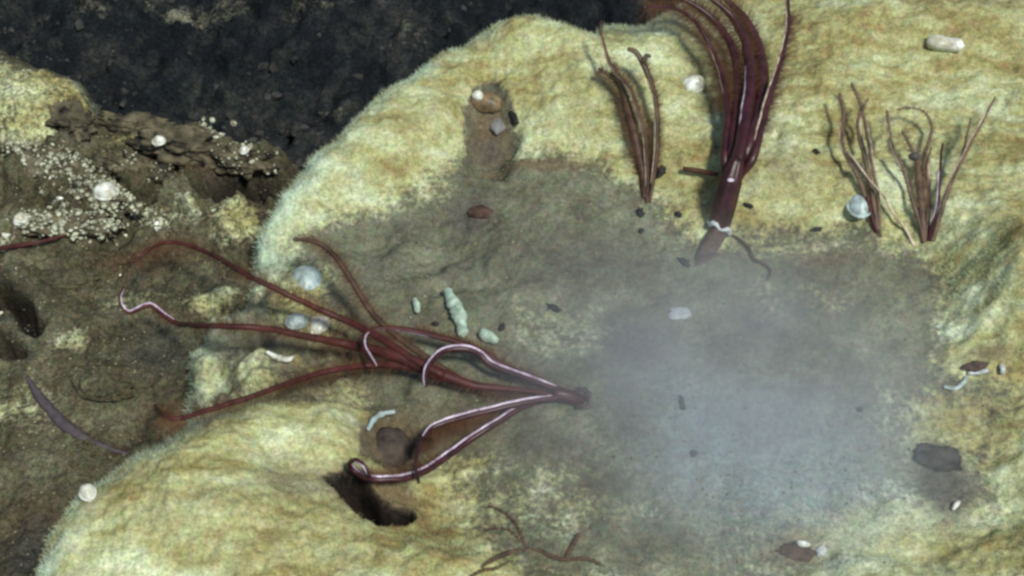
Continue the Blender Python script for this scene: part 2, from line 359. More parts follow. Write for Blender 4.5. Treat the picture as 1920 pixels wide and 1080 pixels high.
M_SHELLB = simple('bluish_shell', (0.42, 0.52, 0.52), 0.4, 0.5, 0.35, 130, 0.3, col2=(0.24, 0.30, 0.28))
M_GREENS = simple('greenish_tube_wall', (0.46, 0.60, 0.48), 0.6, 0.3, 0.4, 110, 0.5, col2=(0.24, 0.32, 0.25))
M_COLLARG = simple('grey_foot', (0.22, 0.22, 0.21), 0.7, 0.2, 0.4, 100, 0.5)
M_OCHRE = simple('ochre_shell', (0.22, 0.16, 0.085), 0.45, 0.4, 0.5, 120, 0.4)
M_RUST = simple('rusty_crust', (0.085, 0.052, 0.038), 0.8, 0.2, 0.6, 110, 0.6)
M_DARK = simple('black_debris', (0.022, 0.020, 0.020), 0.6, 0.3, 0.5, 200, 0.5)
M_ROCK = simple('dark_rock', (0.13, 0.115, 0.068), 0.75, 0.25, 0.6, 45, 1.0, col2=(0.006, 0.005, 0.006))
M_GREYR = simple('grey_rock', (0.10, 0.095, 0.085), 0.85, 0.2, 0.5, 80, 0.8)
M_GREYB = simple('grey_brown_rock', (0.085, 0.068, 0.055), 0.9, 0.1, 0.5, 60, 0.5, col2=(0.035, 0.026, 0.024))
M_SMUDGE = simple('silted_grey_rock', (0.085, 0.08, 0.075), 0.95, 0.05, 0.6, 70, 0.6, alpha=0.7)
M_SLATE = simple('slate_worm_skin', (0.085, 0.072, 0.078), 0.7, 0.3, 0.4, 120, 0.3)
M_GRAIN = simple('pale_grains', (0.50, 0.53, 0.38), 0.3, 0.6, 0.5, 110, 0.3, col2=(0.09, 0.08, 0.05))
M_BRNSTONE = simple('brown_stone', (0.14, 0.115, 0.055), 0.9, 0.1, 0.5, 70, 0.9, col2=(0.07, 0.05, 0.025))
M_DRIFT = simple('drift_grains', (0.28, 0.26, 0.16), 0.8, 0.2, 0.6, 200, 0, col2=(0.04, 0.035, 0.03))

# ------------------------------------------------------------------ build the sea floor
st_ = np.concatenate([-np.geomspace(60, 1.3, 40), np.arange(-1.25, 1.25, 0.006), np.geomspace(1.3, 60, 40)])
sy_ = np.concatenate([-np.geomspace(60, 0.75, 40), np.arange(-0.7, 1.8, 0.006), np.geomspace(1.85, 60, 40)])
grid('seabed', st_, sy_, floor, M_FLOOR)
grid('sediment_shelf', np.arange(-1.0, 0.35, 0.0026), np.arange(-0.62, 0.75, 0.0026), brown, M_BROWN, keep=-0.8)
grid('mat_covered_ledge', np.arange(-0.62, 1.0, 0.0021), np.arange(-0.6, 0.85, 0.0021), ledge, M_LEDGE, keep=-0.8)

# fuzzy bacterial filaments on the mat
def filaments(name, fn, n, box, mat, lmin, lmax, pick, label):
    x = RNG.uniform(box[0], box[1], n); y = RNG.uniform(box[2], box[3], n)
    z, mk = fn(x, y)
    k = pick(z, mk, RNG.random(n)); x, y, z = x[k], y[k], z[k]; mk = {a: b[k] for a, b in mk.items()}
    n = len(x); e = 0.003
    zx = (fn(x + e, y)[0] - z) / e; zy = (fn(x, y + e)[0] - z) / e
    zx = np.clip(zx, -3, 3); zy = np.clip(zy, -3, 3)
    nn = np.stack([-zx, -zy, np.ones(n)], 1); nn /= np.linalg.norm(nn, axis=1)[:, None]
    a = RNG.uniform(0, 2 * np.pi, n); flow = 0.6 + 0.9 * (fbm(x, y, 7, 2, 1))
    a = np.where(RNG.random(n) < 0.35, flow * 2.2 + RNG.normal(0, 0.5, n), a)
    lean = RNG.uniform(0.5, 1.6, n)
    dr = nn + np.stack([np.cos(a) * lean, np.sin(a) * lean, 0 * a], 1); dr /= np.linalg.norm(dr, axis=1)[:, None]
    L = RNG.uniform(lmin, lmax, n) * (0.7 + 0.8 * mk['edge'])
    wv = RNG.normal(0, 1, (n, 3)); wv -= (wv * dr).sum(1)[:, None] * dr; wv /= np.linalg.norm(wv, axis=1)[:, None]
    p = np.stack([x, y, z - 0.0006], 1); wd = RNG.uniform(0.0002, 0.00042, n)[:, None]
    V = np.empty((n, 3, 3)); V[:, 0] = p - wv * wd; V[:, 1] = p + wv * wd; V[:, 2] = p + dr * L[:, None]
    me = raw_mesh(name, V.reshape(-1, 3), np.arange(3 * n).reshape(-1, 3))
    for q, b in mk.items(): attr(me, q, np.repeat(b, 3))
    return tag(link(name, me, mat), label, 'bacterial mat', kind='stuff')
M_FIL = bed_material('mat_filaments', SED, speck=0.2, hair=True)
filaments('bacterial_filaments', ledge, 520000, (-0.6, 0.75, -0.42, 0.6), M_FIL, 0.0022, 0.0058,
          lambda z, m, r: (z > -0.07) & (r < np.clip(m['mat'] * 0.75 + 0.25 * m['edge'], 0.0, 1)), 'fuzzy cream and yellow bacterial filaments carpeting the pale rock ledge')

# ------------------------------------------------------------------ shape helpers
def spline(P, R, step):
    P = np.asarray(P, float); R = np.asarray(R, float)
    A = np.vstack([2 * P[0] - P[1], P, 2 * P[-1] - P[-2]])
    out, rr = [], []
    for i in range(len(P) - 1):
        p0, p1, p2, p3 = A[i:i + 4]; n = max(2, int(np.linalg.norm(p2 - p1) / step))
        for j in range(n):
            t = j / n
            out.append(0.5 * ((2 * p1) + (-p0 + p2) * t + (2 * p0 - 5 * p1 + 4 * p2 - p3) * t * t + (-p0 + 3 * p1 - 3 * p2 + p3) * t ** 3))
            rr.append(R[i] + (R[i + 1] - R[i]) * t)
    out.append(P[-1]); rr.append(R[-1])
    return np.array(out), np.array(rr)
def frames(C):
    T = np.gradient(C, axis=0); T /= np.linalg.norm(T, axis=1)[:, None] + 1e-12
    n = np.cross(T[0], (0.3, 0.2, 1)); n /= np.linalg.norm(n); U = [n]
    for i in range(1, len(C)):
        n = n - T[i] * n.dot(T[i]); n /= np.linalg.norm(n) + 1e-12; U.append(n)
    U = np.array(U); return T, U, np.cross(T, U)
def tube_arr(C, R, ns=10, ridge=0.0, nr=0, flat=None):
    T, U, W = frames(C); n = len(C)
    a = np.linspace(0, 2 * np.pi, ns, endpoint=False)
    rad = 1 + ridge * np.cos(a * nr)
    V = C[:, None] + R[:, None, None] * rad[None, :, None] * (np.cos(a)[None, :, None] * U[:, None] + np.sin(a)[None, :, None] * W[:, None])
    V = V.reshape(-1, 3)
    i = np.arange(n - 1)[:, None] * ns; j = np.arange(ns)[None]; j2 = (j + 1) % ns
    F = np.stack([i + j, i + j2, i + ns + j2, i + ns + j], -1).reshape(-1, 4)
    c0, c1 = len(V), len(V) + 1
    V = np.vstack([V, C[0] - T[0] * R[0] * 0.5, C[-1] + T[-1] * R[-1] * 0.7])
    j = np.arange(ns); j2 = (j + 1) % ns
    F = np.vstack([F, np.stack([j2, j, np.full(ns, c0), np.full(ns, c0)], -1), np.stack([(n - 1) * ns + j, (n - 1) * ns + j2, np.full(ns, c1), np.full(ns, c1)], -1)])
    return V, F
def tri_mesh(name, V, F):
    me = bpy.data.meshes.new(name)
    me.from_pydata([tuple(v) for v in V], [], [tuple(dict.fromkeys(f)) for f in np.asarray(F).tolist()]); me.update()
    for p in me.polygons: p.use_smooth = True
    return me
def empty(name, loc):
    o = bpy.data.objects.new(name, None); COL.objects.link(o); o.location = loc; o.empty_display_size = 0.02
    return o
def local(V, root): return np.asarray(V) - np.array(root.location)

THIN = 0.74
def tentacle(root, path, w, mat, strip=None, gspan=(0.0, 1.0), gside=1, gw=0.42, fringe=None, fl=20, fside=-1, fn=500, fspan=(0.15, 1.0), name='tentacle'):
    """path: (px, py, h); w: photo-pixel widths at both ends or list"""
    P = np.array([at(a, b, h) for a, b, h in path]); s = mpp(P[0])
    w = list(w); wi = THIN * np.interp(np.linspace(0, 1, len(P)), np.linspace(0, 1, len(w)), w)
    C, R = spline(P, wi * s / 2, 0.004)
    if len(C) > 6:
        jit = np.stack([fbm(C[:, 0] + q, C[:, 1], 60, 2, q) for q in range(3)], 1) * 0.0008; C = C + jit
    V, F = tube_arr(C, R, 10)
    t = link(name, tri_mesh(name, local(V, root), F), mat, root)
    T, _, _ = frames(C)
    view = CAM - C; view /= np.linalg.norm(view, axis=1)[:, None]
    side = np.cross(T, view); side /= np.linalg.norm(side, axis=1)[:, None] + 1e-9     # across the tentacle
    u = np.linspace(0, 1, len(C))
    if strip:  # pale strip along one side of the tentacle
        k = (u >= gspan[0]) & (u <= gspan[1])
        off = side * gside * 0.75 + np.array((0, 0, 0.5))
        G = (C + off * R[:, None] * 0.98)[k]; ru = u[k]
        taper = np.clip(np.minimum((ru - gspan[0]) / 0.08 + 0.25, (gspan[1] - ru) / 0.05 + 0.45), 0.2, 1)
        gV, gF = tube_arr(G, np.maximum(R[k] * gw * 0.78, 0.0009) * taper, 8)
        link('pale_strip', tri_mesh('pale_strip', local(gV, root), gF), strip, t)
    if fringe:
        m = fn * 3; q = RNG.uniform(fspan[0], fspan[1], m); ix = np.clip((q * (len(C) - 1)).astype(int), 0, len(C) - 1)
        L = RNG.uniform(0.25, 1.0, m) * fl * 1.9 * s * np.clip(1.2 - np.abs(q - 0.55) * 0.8, 0.3, 1)
        dr = side[ix] * (fside if fside else 1) * RNG.uniform(0.35, 1.0, m)[:, None] + T[ix] * RNG.uniform(0.3, 1.1, m)[:, None] + RNG.normal(0, 0.35, (m, 3))
        if not fside: dr = side[ix] * RNG.choice([-1, 1], m)[:, None] * RNG.uniform(.3, 1, m)[:, None] + T[ix] * RNG.uniform(0.3, 1.1, m)[:, None] + RNG.normal(0, .3, (m, 3))
        dr /= np.linalg.norm(dr, axis=1)[:, None]
        wv = T[ix]; wd = RNG.uniform(0.00018, 0.0004, m)[:, None]
        p = C[ix] + dr * R[ix][:, None] * 0.5
        V = np.empty((m, 3, 3)); V[:, 0] = p - wv * wd; V[:, 1] = p + wv * wd; V[:, 2] = p + dr * L[:, None]
        me = raw_mesh('pinnules', local(V.reshape(-1, 3), root), np.arange(3 * m).reshape(-1, 3))
        link('pinnules', me, fringe, t)
    return t

def lump_mesh(name, rx, ry, rz, seed, rough=0.25, sub=3, freq=2.2, flat=0.35, ridges=0):
    """an irregular stone or shell body, its foot at z=0"""
    import bmesh
    bm = bmesh.new(); bmesh.ops.create_icosphere(bm, subdivisions=sub, radius=1)
    from mathutils import noise as mn
    for v in bm.verts:
        c = v.co.copy(); d = 1 + rough * mn.noise(c * freq + Vector((seed * 3.7, seed, -seed))) + rough * 0.5 * mn.noise(c * freq * 2.6 + Vector((seed, 5, seed))) + rough * 0.28 * mn.noise(c * freq * 6.5 + Vector((seed, 2, seed)))
        if ridges: d += 0.06 * math.cos(math.atan2(c.y, c.x) * ridges) * (1 - abs(c.z))
        v.co = Vector((c.x * rx * d, c.y * ry * d, max(c.z, -flat) * rz * d))
    me = bpy.data.meshes.new(name); bm.to_mesh(me); bm.free()
    for p in me.polygons: p.use_smooth = True
    return me
def stone(name, px, py, wx, wy, hz, mat, label, cat, seed=1, rot=0, rough=0.25, freq=2.2, group=None, h=0.0, flat=0.35, tilt=(0, 0), ridges=0, sub=3):
    """a lump of wx by wy photo pixels standing on the sea floor"""
    p = at(px, py, h); s = mpp(p)
    o = link(name, lump_mesh(name, wx * s / 2, wy * s / 2, hz * s, seed, rough, sub, freq, flat, ridges), mat)
    o.location = p; o.rotation_euler = (math.radians(tilt[0]), math.radians(tilt[1]), math.radians(rot))
    if label: tag(o, label, cat, group)
    return o
def limpet(px, py, w, hgt, mat, label, seed=1, rot=0, apex=0.2, group='pale limpets on the ledge', rim=None, cat='limpet', tilt=(0, 0), asp=0.85, h=0.0):
    """a conical ribbed shell with its rim"""
    p = at(px, py, h); s = mpp(p); r = w * s * .44; H = hgt * s * .7; n = 40; rings = 9
    root = empty('limpet', p)
    rr = random.Random(seed); V = []
    for i in range(rings):
        t = i / (rings - 1)                     # 0 rim .. 1 apex
        prof = math.sqrt(max(0.0, 1 - t * t)) * (1 - 0.12 * t)
        for j in range(n):
            a = 2 * math.pi * j / n
            k = 1 + 0.04 * math.cos(a * 11 + seed) * (1 - t) + 0.09 * math.sin(a * 3 + seed * 2) + 0.06 * math.sin(a * 5 + seed)
            V.append((math.cos(a) * r * prof * k + apex * r * t, math.sin(a) * r * prof * k * asp, H * t + 0.0006 * rr.uniform(-1, 1)))
    F = [(i * n + j, i * n + (j + 1) % n, (i + 1) * n + (j + 1) % n, (i + 1) * n + j) for i in range(rings - 1) for j in range(n)]
    me = bpy.data.meshes.new('shell'); me.from_pydata(V, [], F); me.update()
    for q in me.polygons: q.use_smooth = True
    link('shell', me, mat, root)
    a = np.linspace(0, 2 * np.pi, n + 1)
    ring = np.stack([np.cos(a) * r * 0.99, np.sin(a) * r * asp * 0.99, 0 * a + 0.0008], 1)
    V2, F2 = tube_arr(ring, np.full(n + 1, r * 0.1), 8)
    link('rim', tri_mesh('rim', V2, F2), rim or mat, root)
    root.rotation_euler = (math.radians(tilt[0]), math.radians(tilt[1]), math.radians(rot))
    return tag(root, label, cat, group)

# ------------------------------------------------------------------ worm 1: the big upright worm
def up(path, h0, h1, p=1.0):
    n = len(path); return [(a, b, h0 + (h1 - h0) * (i / (n - 1)) ** p) for i, (a, b) in enumerate(path)]
WG = 'tentacled worms rooted in the sediment'
r1 = empty('tentacle_worm', at(1350, 428, 0))
tag(r1, 'large dark purple worm standing upright from a white collar at top centre', 'worm', WG)
P = np.array([at(a, b, h) for a, b, h in [(1346, 430, .004), (1352, 408, .012), (1360, 378, .022), (1370, 340, .034), (1382, 300, .046)]]); s = mpp(P[0])
C, R = spline(P, np.array([20, 22, 23, 22, 13]) * s, 0.003)
V, F = tube_arr(C, R * 0.92, 40, 0.07, 7)
link('trunk', tri_mesh('trunk', local(V, r1), F), M_PURPLE, r1)
P = np.array([at(a, b, h) for a, b, h in [(1350, 432, .006), (1335, 455, .005), (1318, 485, -.001), (1298, 520, -.009)]])
C, R = spline(P, np.array([17, 17, 15, 10]) * s, 0.003)
V, F = tube_arr(C, R, 20, 0.03, 5)
link('tube', tri_mesh('tube', local(V, r1), F), M_TUBE, r1)
# white ruffled collar
cp = at(1349, 426, .007); a = np.linspace(0, 2 * np.pi, 49)
ax = C[0] - C[2]; ax /= np.linalg.norm(ax); ax = ax + np.array((0, 0, .6)); ax /= np.linalg.norm(ax); e1 = np.cross(ax, (0, 1, 0.3)); e1 /= np.linalg.norm(e1); e2 = np.cross(ax, e1)
ring = cp + (np.cos(a)[:, None] * e1 + np.sin(a)[:, None] * e2) * (22 * s * (1 + 0.07 * np.sin(a * 6)))[:, None] + ax * (0.0018 * np.sin(a * 5))[:, None]
V, F = tube_arr(ring, 4.2 * s * (1 + 0.35 * np.sin(a * 4 + 1)), 8)
link('collar', tri_mesh('collar', local(V, r1), F), M_COLLAR, r1)
tentacle(r1, up([(1356, 372), (1362, 330), (1358, 290), (1364, 211), (1357, 161), (1341, 108), (1316, 58), (1294, 30), (1255, 14), (1205, 14)], .012, .055), (26, 22, 14, 10, 6), M_PURPLE,
         M_CREAM, (0.38, 0.72), -1, 0.3, M_FRINGE, 36, 0, 600, (0.35, 1))
tentacle(r1, up([(1362, 372), (1374, 335), (1386, 292), (1402, 200), (1406, 148), (1400, 88), (1380, 42), (1350, 10), (1310, -20)], .016, .06), (36, 38, 33, 22, 9), M_PURPLE,
         M_LAVENDER, (0.26, 0.6), -1, 0.22, M_FRINGE, 26, 0, 500, (0.45, 1))
tentacle(r1, up([(1368, 372), (1386, 330), (1412, 294), (1431, 222), (1444, 172), (1459, 130), (1470, 90), (1477, 50), (1477, -10)], .014, .06), (26, 22, 14, 12), M_PURPLE,
         M_CREAM, (0.25, 1.0), -1, 0.5, M_FRINGE_P, 22, 1, 500, (0.3, 0.9))
tentacle(r1, up([(1365, 372), (1380, 325), (1404, 270), (1424, 200), (1430, 140), (1420, 85), (1398, 40), (1368, 5), (1330, -25)], .012, .05), (30, 37, 36, 26, 8), M_PURPLE,
         None, fringe=M_FRINGE, fl=24, fside=0, fn=500, fspan=(0.4, 1))
tentacle(r1, up([(1358, 372), (1366, 325), (1372, 270), (1380, 200), (1382, 140), (1372, 90), (1345, 45), (1310, 15), (1270, -5)], .012, .05), (24, 24, 20, 12), M_PURPLE,
         None, fringe=M_FRINGE, fl=36, fside=0, fn=700, fspan=(0.4, 1))
g = stone('painted_glint', 1370, 338, 13, 8, 4, M_LAVENDER, None, None, 3, 0, h=.049); g.parent = r1; g.location = Vector(g.location) - r1.location  # specular glint of the trunk modelled as a pale lump

# ------------------------------------------------------------------ worm 2: slim pair beside it
r2 = empty('tentacle_worm', at(1215, 378, 0))
tag(r2, 'slim brown worm with cream-edged tentacles standing left of the big purple worm', 'worm', WG)
tentacle(r2, up([(1213, 380), (1214, 345), (1212, 300), (1209, 258), (1197, 211), (1180, 167), (1156, 139), (1139, 108), (1127, 67), (1128, 40)], .002, 0.0450), (10, 13, 13, 11, 8), M_BRNT,
         M_CREAM, (0.08, 0.95), -1, 0.42, M_FRINGE, 18, 1, 300, (0.1, 0.8))
tentacle(r2, up([(1210, 372), (1203, 320), (1191, 262), (1177, 205), (1164, 165), (1146, 142), (1122, 128)], .001, 0.0250), (14, 24, 24, 14, 8), M_BRNT, None, fringe=M_FRINGE, fl=22, fside=0, fn=600, fspan=(.1, 1))
tt = tentacle(r2, up([(1218, 378), (1224, 345), (1230, 300), (1232, 250), (1230, 194), (1221, 155), (1206, 120), (1192, 97), (1178, 92)], .002, 0.0450), (10, 13, 15, 16, 13), M_BRNT,
         M_CREAM, (0.08, 0.86), -1, 0.36, M_FRINGE, 14, 1, 300, (0.2, 0.9))
tentacle(r2, up([(1205, 118), (1212, 104), (1219, 106)], .037, .042), (14, 9), M_BRNT)

# ------------------------------------------------------------------ worms 3 and 4: two small brown ones at the right
r3 = empty('tentacle_worm', at(1648, 440, 0))
tag(r3, 'small brown worm with thin tentacles leaning over the bluish limpet', 'worm', WG)
tentacle(r3, up([(1650, 445), (1632, 395), (1615, 347), (1602, 319), (1586, 290), (1578, 262), (1582, 205), (1575, 176)], .0, 0.0300), (9, 13, 12, 10), M_TAN, M_CREAM, (.35, .8), -1, 0.3, M_FRINGE_T, 10, 1, 200)
tentacle(r3, up([(1646, 440), (1636, 370), (1625, 310), (1613, 262), (1609, 230), (1614, 200), (1597, 157)], .0, 0.0350), (9, 13, 11, 9), M_TAN, M_CREAM, (.4, .8), 1, 0.3, M_FRINGE_T, 12, 0, 260)
tentacle(r3, up([(1648, 440), (1647, 380), (1640, 332), (1631, 282), (1622, 231), (1617, 205), (1628, 185)], .0, 0.0350), (9, 10, 9, 6), M_TAN, M_CREAM, (.3, .85), 1, 0.3, M_FRINGE_T, 8, 0, 200)
tentacle(r3, up([(1644, 436), (1632, 400), (1626, 370)], .0, 0.0100), (16, 12), M_RED)
r4 = empty('tentacle_worm', at(1728, 455, 0))
tag(r4, 'small brown worm with a spray of spread tentacles at far right of the mat', 'worm', WG)
tentacle(r4, up([(1714, 462), (1698, 428), (1682, 412), (1660, 373), (1622, 326), (1590, 284)], .0, 0.0250), (8, 7, 6, 6, 4), M_CREAM)
tentacle(r4, up([(1731, 455), (1729, 436), (1716, 392), (1697, 329), (1675, 282), (1666, 244), (1664, 208)], .0, 0.0300), (9, 10, 9, 7), M_TAN, M_CREAM, (.4, .9), -1, 0.3, M_FRINGE_T, 10, 0, 200)
tentacle(r4, up([(1732, 455), (1730, 420), (1726, 360), (1719, 300), (1712, 284), (1692, 246)], .0, 0.0250), (10, 18, 16, 9, 7), M_TAN, fringe=M_FRINGE_T, fl=16, fside=0, fn=400)
tentacle(r4, up([(1734, 455), (1734, 400), (1733, 340), (1733, 290), (1741, 268), (1748, 238), (1733, 210), (1708, 202), (1682, 206)], .0, 0.0300), (10, 16, 10, 6, 4), M_TAN, fringe=M_FRINGE_T, fl=12, fside=0, fn=300)
tentacle(r4, up([(1736, 452), (1740, 400), (1741, 350), (1738, 312), (1746, 278)], .0, 0.0250), (10, 12, 9, 6), M_TAN, M_CREAM, (.4, .9), 1, .35, M_FRINGE_T, 8, 0, 200)
tentacle(r4, up([(1742, 452), (1746, 430), (1757, 392), (1762, 329), (1767, 270)], .0, 0.0300), (12, 12, 8, 6), M_PURPLE, M_LAVENDER, (.1, .7), -1, 0.4)
tentacle(r4, up([(1748, 452), (1756, 430), (1773, 367), (1792, 323), (1817, 272), (1842, 228), (1865, 182)], .0, 0.0400), (13, 13, 12, 9, 5), M_TAN, M_CREAM, (.3, .9), -1, 0.3, M_FRINGE_T, 8, 1, 250)
tentacle(r4, up([(1792, 323), (1801, 297), (1813, 258), (1821, 222)], .018, .03), (9, 8, 5), M_TAN)
g = stone('bud', 1714, 294, 22, 14, 8, M_GREYR, None, None, 8, 0, h=.024); g.parent = r4; g.location = Vector(g.location) - r4.location

# ------------------------------------------------------------------ worm 5: the large spread worm
r5 = empty('tentacle_worm', at(1082, 748, 0))
tag(r5, 'large red-brown worm lying with long tentacles spread left from its burrow', 'worm', WG)
P = np.array([at(a, b, h) for a, b, h in [(1094, 752, -.004), (1080, 748, .004), (1060, 742, .010), (1040, 738, .013)]]); s5 = mpp(P[0])
C, R = spline(P, np.array([10, 13, 13, 11]) * s5, .003)
V, F = tube_arr(C, R, 24, .05, 6); link('trunk', tri_mesh('trunk', local(V, r5), F), M_PURPLE, r5)
a = np.linspace(0, 2 * np.pi, 41); cp = at(1092, 750, .002)
ring = cp + np.stack([np.cos(a) * 13 * s5, np.sin(a) * 24 * s5, 0.003 + 0.002 * np.sin(a * 3)], 1) * (1 + 0.08 * np.sin(a * 7))[:, None]
V, F = tube_arr(ring, 3.2 * s5 * (1 + .4 * np.sin(a * 5)), 8); link('collar', tri_mesh('collar', local(V, r5), F), M_TUBE, r5)
tentacle(r5, up([(1060, 735), (1017, 719), (957, 699), (915, 681), (900, 667), (880, 657), (847, 655), (820, 666), (803, 687), (797, 707), (799, 724)], .012, .055), (15, 18, 17, 14, 9), M_PURPLE,
         M_LAVENDER, (0.05, 1.0), 1, 0.5)
tentacle(r5, up([(1058, 732), (1007, 712), (940, 682), (890, 654), (840, 636), (790, 623), (740, 615), (703, 617), (684, 628), (682, 645), (692, 667), (704, 687)], .01, .06), (15, 18, 17, 14, 11, 9), M_RED,
         M_LAVENDER, (0.5, 1.0), -1, 0.55, M_FRINGE, 18, 1, 400, (.05, .6))
tentacle(r5, up([(1054, 742), (1000, 735), (940, 728), (893, 724), (853, 712), (815, 699), (773, 678), (723, 662), (655, 646), (600, 635), (533, 622), (459, 613), (385, 611), (337, 607), (311, 594), (281, 573), (260, 580), (240, 586), (227, 574), (225, 556), (231, 538)], .01, .075),
         (12, 16, 26, 40, 30, 20, 16, 14, 13, 11, 9, 8), M_RED, M_LAVENDER, (0.84, 1.0), 1, 0.7, M_FRINGE, 20, 0, 900, (.1, .9))
tentacle(r5, up([(830, 704), (773, 672), (720, 638), (659, 606), (607, 583), (533, 550), (459, 513), (396, 477), (348, 459), (311, 455), (276, 470), (250, 492)], .03, .085), (22, 20, 17, 14, 11, 8), M_RED,
         None, fringe=M_FRINGE, fl=26, fside=0, fn=900, fspan=(.1, 1))
tentacle(r5, up([(850, 712), (800, 694), (740, 685), (689, 685), (637, 692), (570, 709), (496, 735), (422, 758), (367, 777), (330, 786), (302, 776), (290, 760)], .02, .05), (26, 20, 16, 14, 11, 8), M_RED,
         None, fringe=M_FRINGE, fl=28, fside=0, fn=1000, fspan=(.1, 1))
tentacle(r5, up([(860, 712), (800, 672), (745, 630), (707, 598), (674, 550), (644, 501), (611, 464), (581, 451), (552, 449)], .02, .08), (22, 18, 17, 17, 14, 9), M_BRNT,
         None, fringe=M_FRINGE, fl=20, fside=0, fn=500, fspan=(.2, 1))
tentacle(r5, up([(1056, 745), (1010, 750), (973, 757), (907, 773), (860, 785), (827, 795), (803, 808), (787, 837), (778, 872), (786, 905)], .01, .05), (14, 18, 17, 11, 8), M_PURPLE,
         M_LAVENDER, (0.04, 0.72), 1, 0.48, M_FRINGE, 30, -1, 500, (.3, .8))
tentacle(r5, up([(1050, 747), (1010, 752), (973, 766), (923, 798), (873, 831), (827, 864), (790, 886), (753, 897), (697, 899), (670, 887), (655, 870), (667, 862), (683, 874), (692, 894)], .008, .055), (12, 16, 18, 16, 12, 9), M_PURPLE,
         M_LAVENDER, (0.12, 1.0), 1, 0.5, M_FRINGE, 20, 1, 400, (.5, .85))
tentacle(r5, up([(1050, 741), (1000, 740), (950, 736), (900, 735)], .006, .012), (10, 14, 10, 6), M_BRNT, fringe=M_FRINGE, fl=18, fside=0, fn=300)

# ------------------------------------------------------------------ worm 6: faint one at the bottom, and loose worms at left
r6 = empty('tentacle_worm', at(988, 1031, 0))
tag(r6, 'small faint brown worm sprawled on olive sediment at bottom centre', 'worm', WG)
M_FAINT = simple('faint_flesh', (0.16, 0.10, 0.075), 0.8, 0.2, 0.4, 120, 0.2, alpha=0.5)
for pts, ww in [([(988, 1031), (977, 1000), (957, 969), (932, 953), (913, 948)], (13, 9, 6, 4)), ([(984, 1024), (957, 995), (932, 990), (909, 994)], (9, 6, 4)),
                ([(990, 1034), (957, 1036), (923, 1050), (905, 1062)], (20, 16, 8)), ([(985, 1028), (1017, 1034), (1038, 1044), (1060, 1050), (1100, 1048), (1134, 1060)], (14, 15, 12, 12, 7)),
                ([(1060, 1050), (1075, 1022), (1089, 998)], (13, 15, 9)), ([(960, 1052), (932, 1064), (902, 1070), (880, 1084)], (9, 11, 9))]:
    tentacle(r6, up(pts, -.001, .006), [q * .8 for q in ww], M_FAINT, fringe=M_FRINGE, fl=3.5, fside=0, fn=120)
r7 = empty('slate_worm', at(120, 790, 0))
tag(r7, 'slate grey curved worm lying on brown sediment at lower left', 'worm')
tentacle(r7, up([(50, 706), (74, 743), (111, 787), (156, 821), (207, 843), (240, 852)], -.001, -.001), (10, 26, 32, 26, 14, 6), M_SLATE, fringe=M_FRINGE_P, fl=14, fside=0, fn=400, name='body')
r8 = empty('red_worm', at(40, 458, 0))
tag(r8, 'dark red thin worm crossing the left edge below the grainy rocks', 'worm')
tentacle(r8, up([(-40, 474), (0, 466), (60, 456), (125, 440)], .012, .008), (14, 13, 11, 7), M_RED, name='body')
r9 = empty('brown_twig', at(1410, 480, 0))
tag(r9, 'crooked thin brown stalk trailing from the white collar over the sediment', 'stalk')
tentacle(r9, up([(1362, 436), (1385, 448), (1404, 464), (1410, 482), (1432, 494), (1446, 508), (1440, 522)], .003, .003), (5, 7, 10, 6, 5), M_BRNT, name='stem')
r10 = empty('red_rod', at(1310, 322, 0))
tag(r10, 'short dark red rod lying beside the big purple worm', 'rod')
tentacle(r10, up([(1282, 316), (1300, 319), (1322, 323), (1344, 327)], .010, .012), (12, 14, 14, 10), M_RED, name='body')

# ------------------------------------------------------------------ shells
limpet(1297, 162, 52, 34, M_SHELL, 'white round limpet left of the big purple worm', 1, 20)
limpet(1612, 388, 62, 30, M_SHELLB, 'bluish limpet under the thin brown tentacles at right', 2, 70)
limpet(575, 522, 66, 26, M_SHELLB, 'pale bluish limpet between two red tentacles at left', 3, 120)
limpet(556, 604, 46, 22, M_SHELLB, 'small grey limpet just above the lowest straight tentacle', 5, 10)
limpet(596, 610, 50, 20, M_SHELL, 'small white limpet wedged between two red-brown tentacles', 4, 40)
WS = 'white shells on the dark rocks'
for i, (px, py, wd, lab) in enumerate([(298, 266, 28, 'bright white round shell on dark rock, larger of the two lone ones'), (458, 283, 22, 'bright white round shell on dark rock, nearest the pale ledge'),
        (165, 925, 40, 'white shell in the dark gap beside the lower left mound'), (200, 362, 50, 'bluish white broken shell at the end of the grainy rock'), (40, 412, 34, 'white split shell on the grainy rock at left edge')]):
    limpet(px, py, wd, wd * 0.7, M_SHELL, lab, 10 + i, 60 * i, 0.15, WS, M_SHELL, 'shell', h=(.030, .026, .006, .016, .014)[i])
for i, (px, py, wd, lab) in enumerate([(383, 224, 12, 'tiny pale pebble on dark rock edge, left one of a close pair'), (398, 226, 13, 'tiny cream pebble on dark rock edge, right one of a close pair'), (438, 232, 14, 'tiny grey pebble on the dark rock edge above the lone shell'),
        (33, 268, 12, 'tiny white pebble at the top of the grainy rock'), (420, 288, 14, 'tiny pale pebble left of the bright round shell'), (348, 248, 9, 'tiny grey pebble on dark rock between the two bright shells')]):
    stone('pebble', px, py, wd * .8, wd, wd * .5, M_GRAIN, lab, 'pebble', 20 + i, 30 * i, group='tiny pale pebbles on the dark rocks')

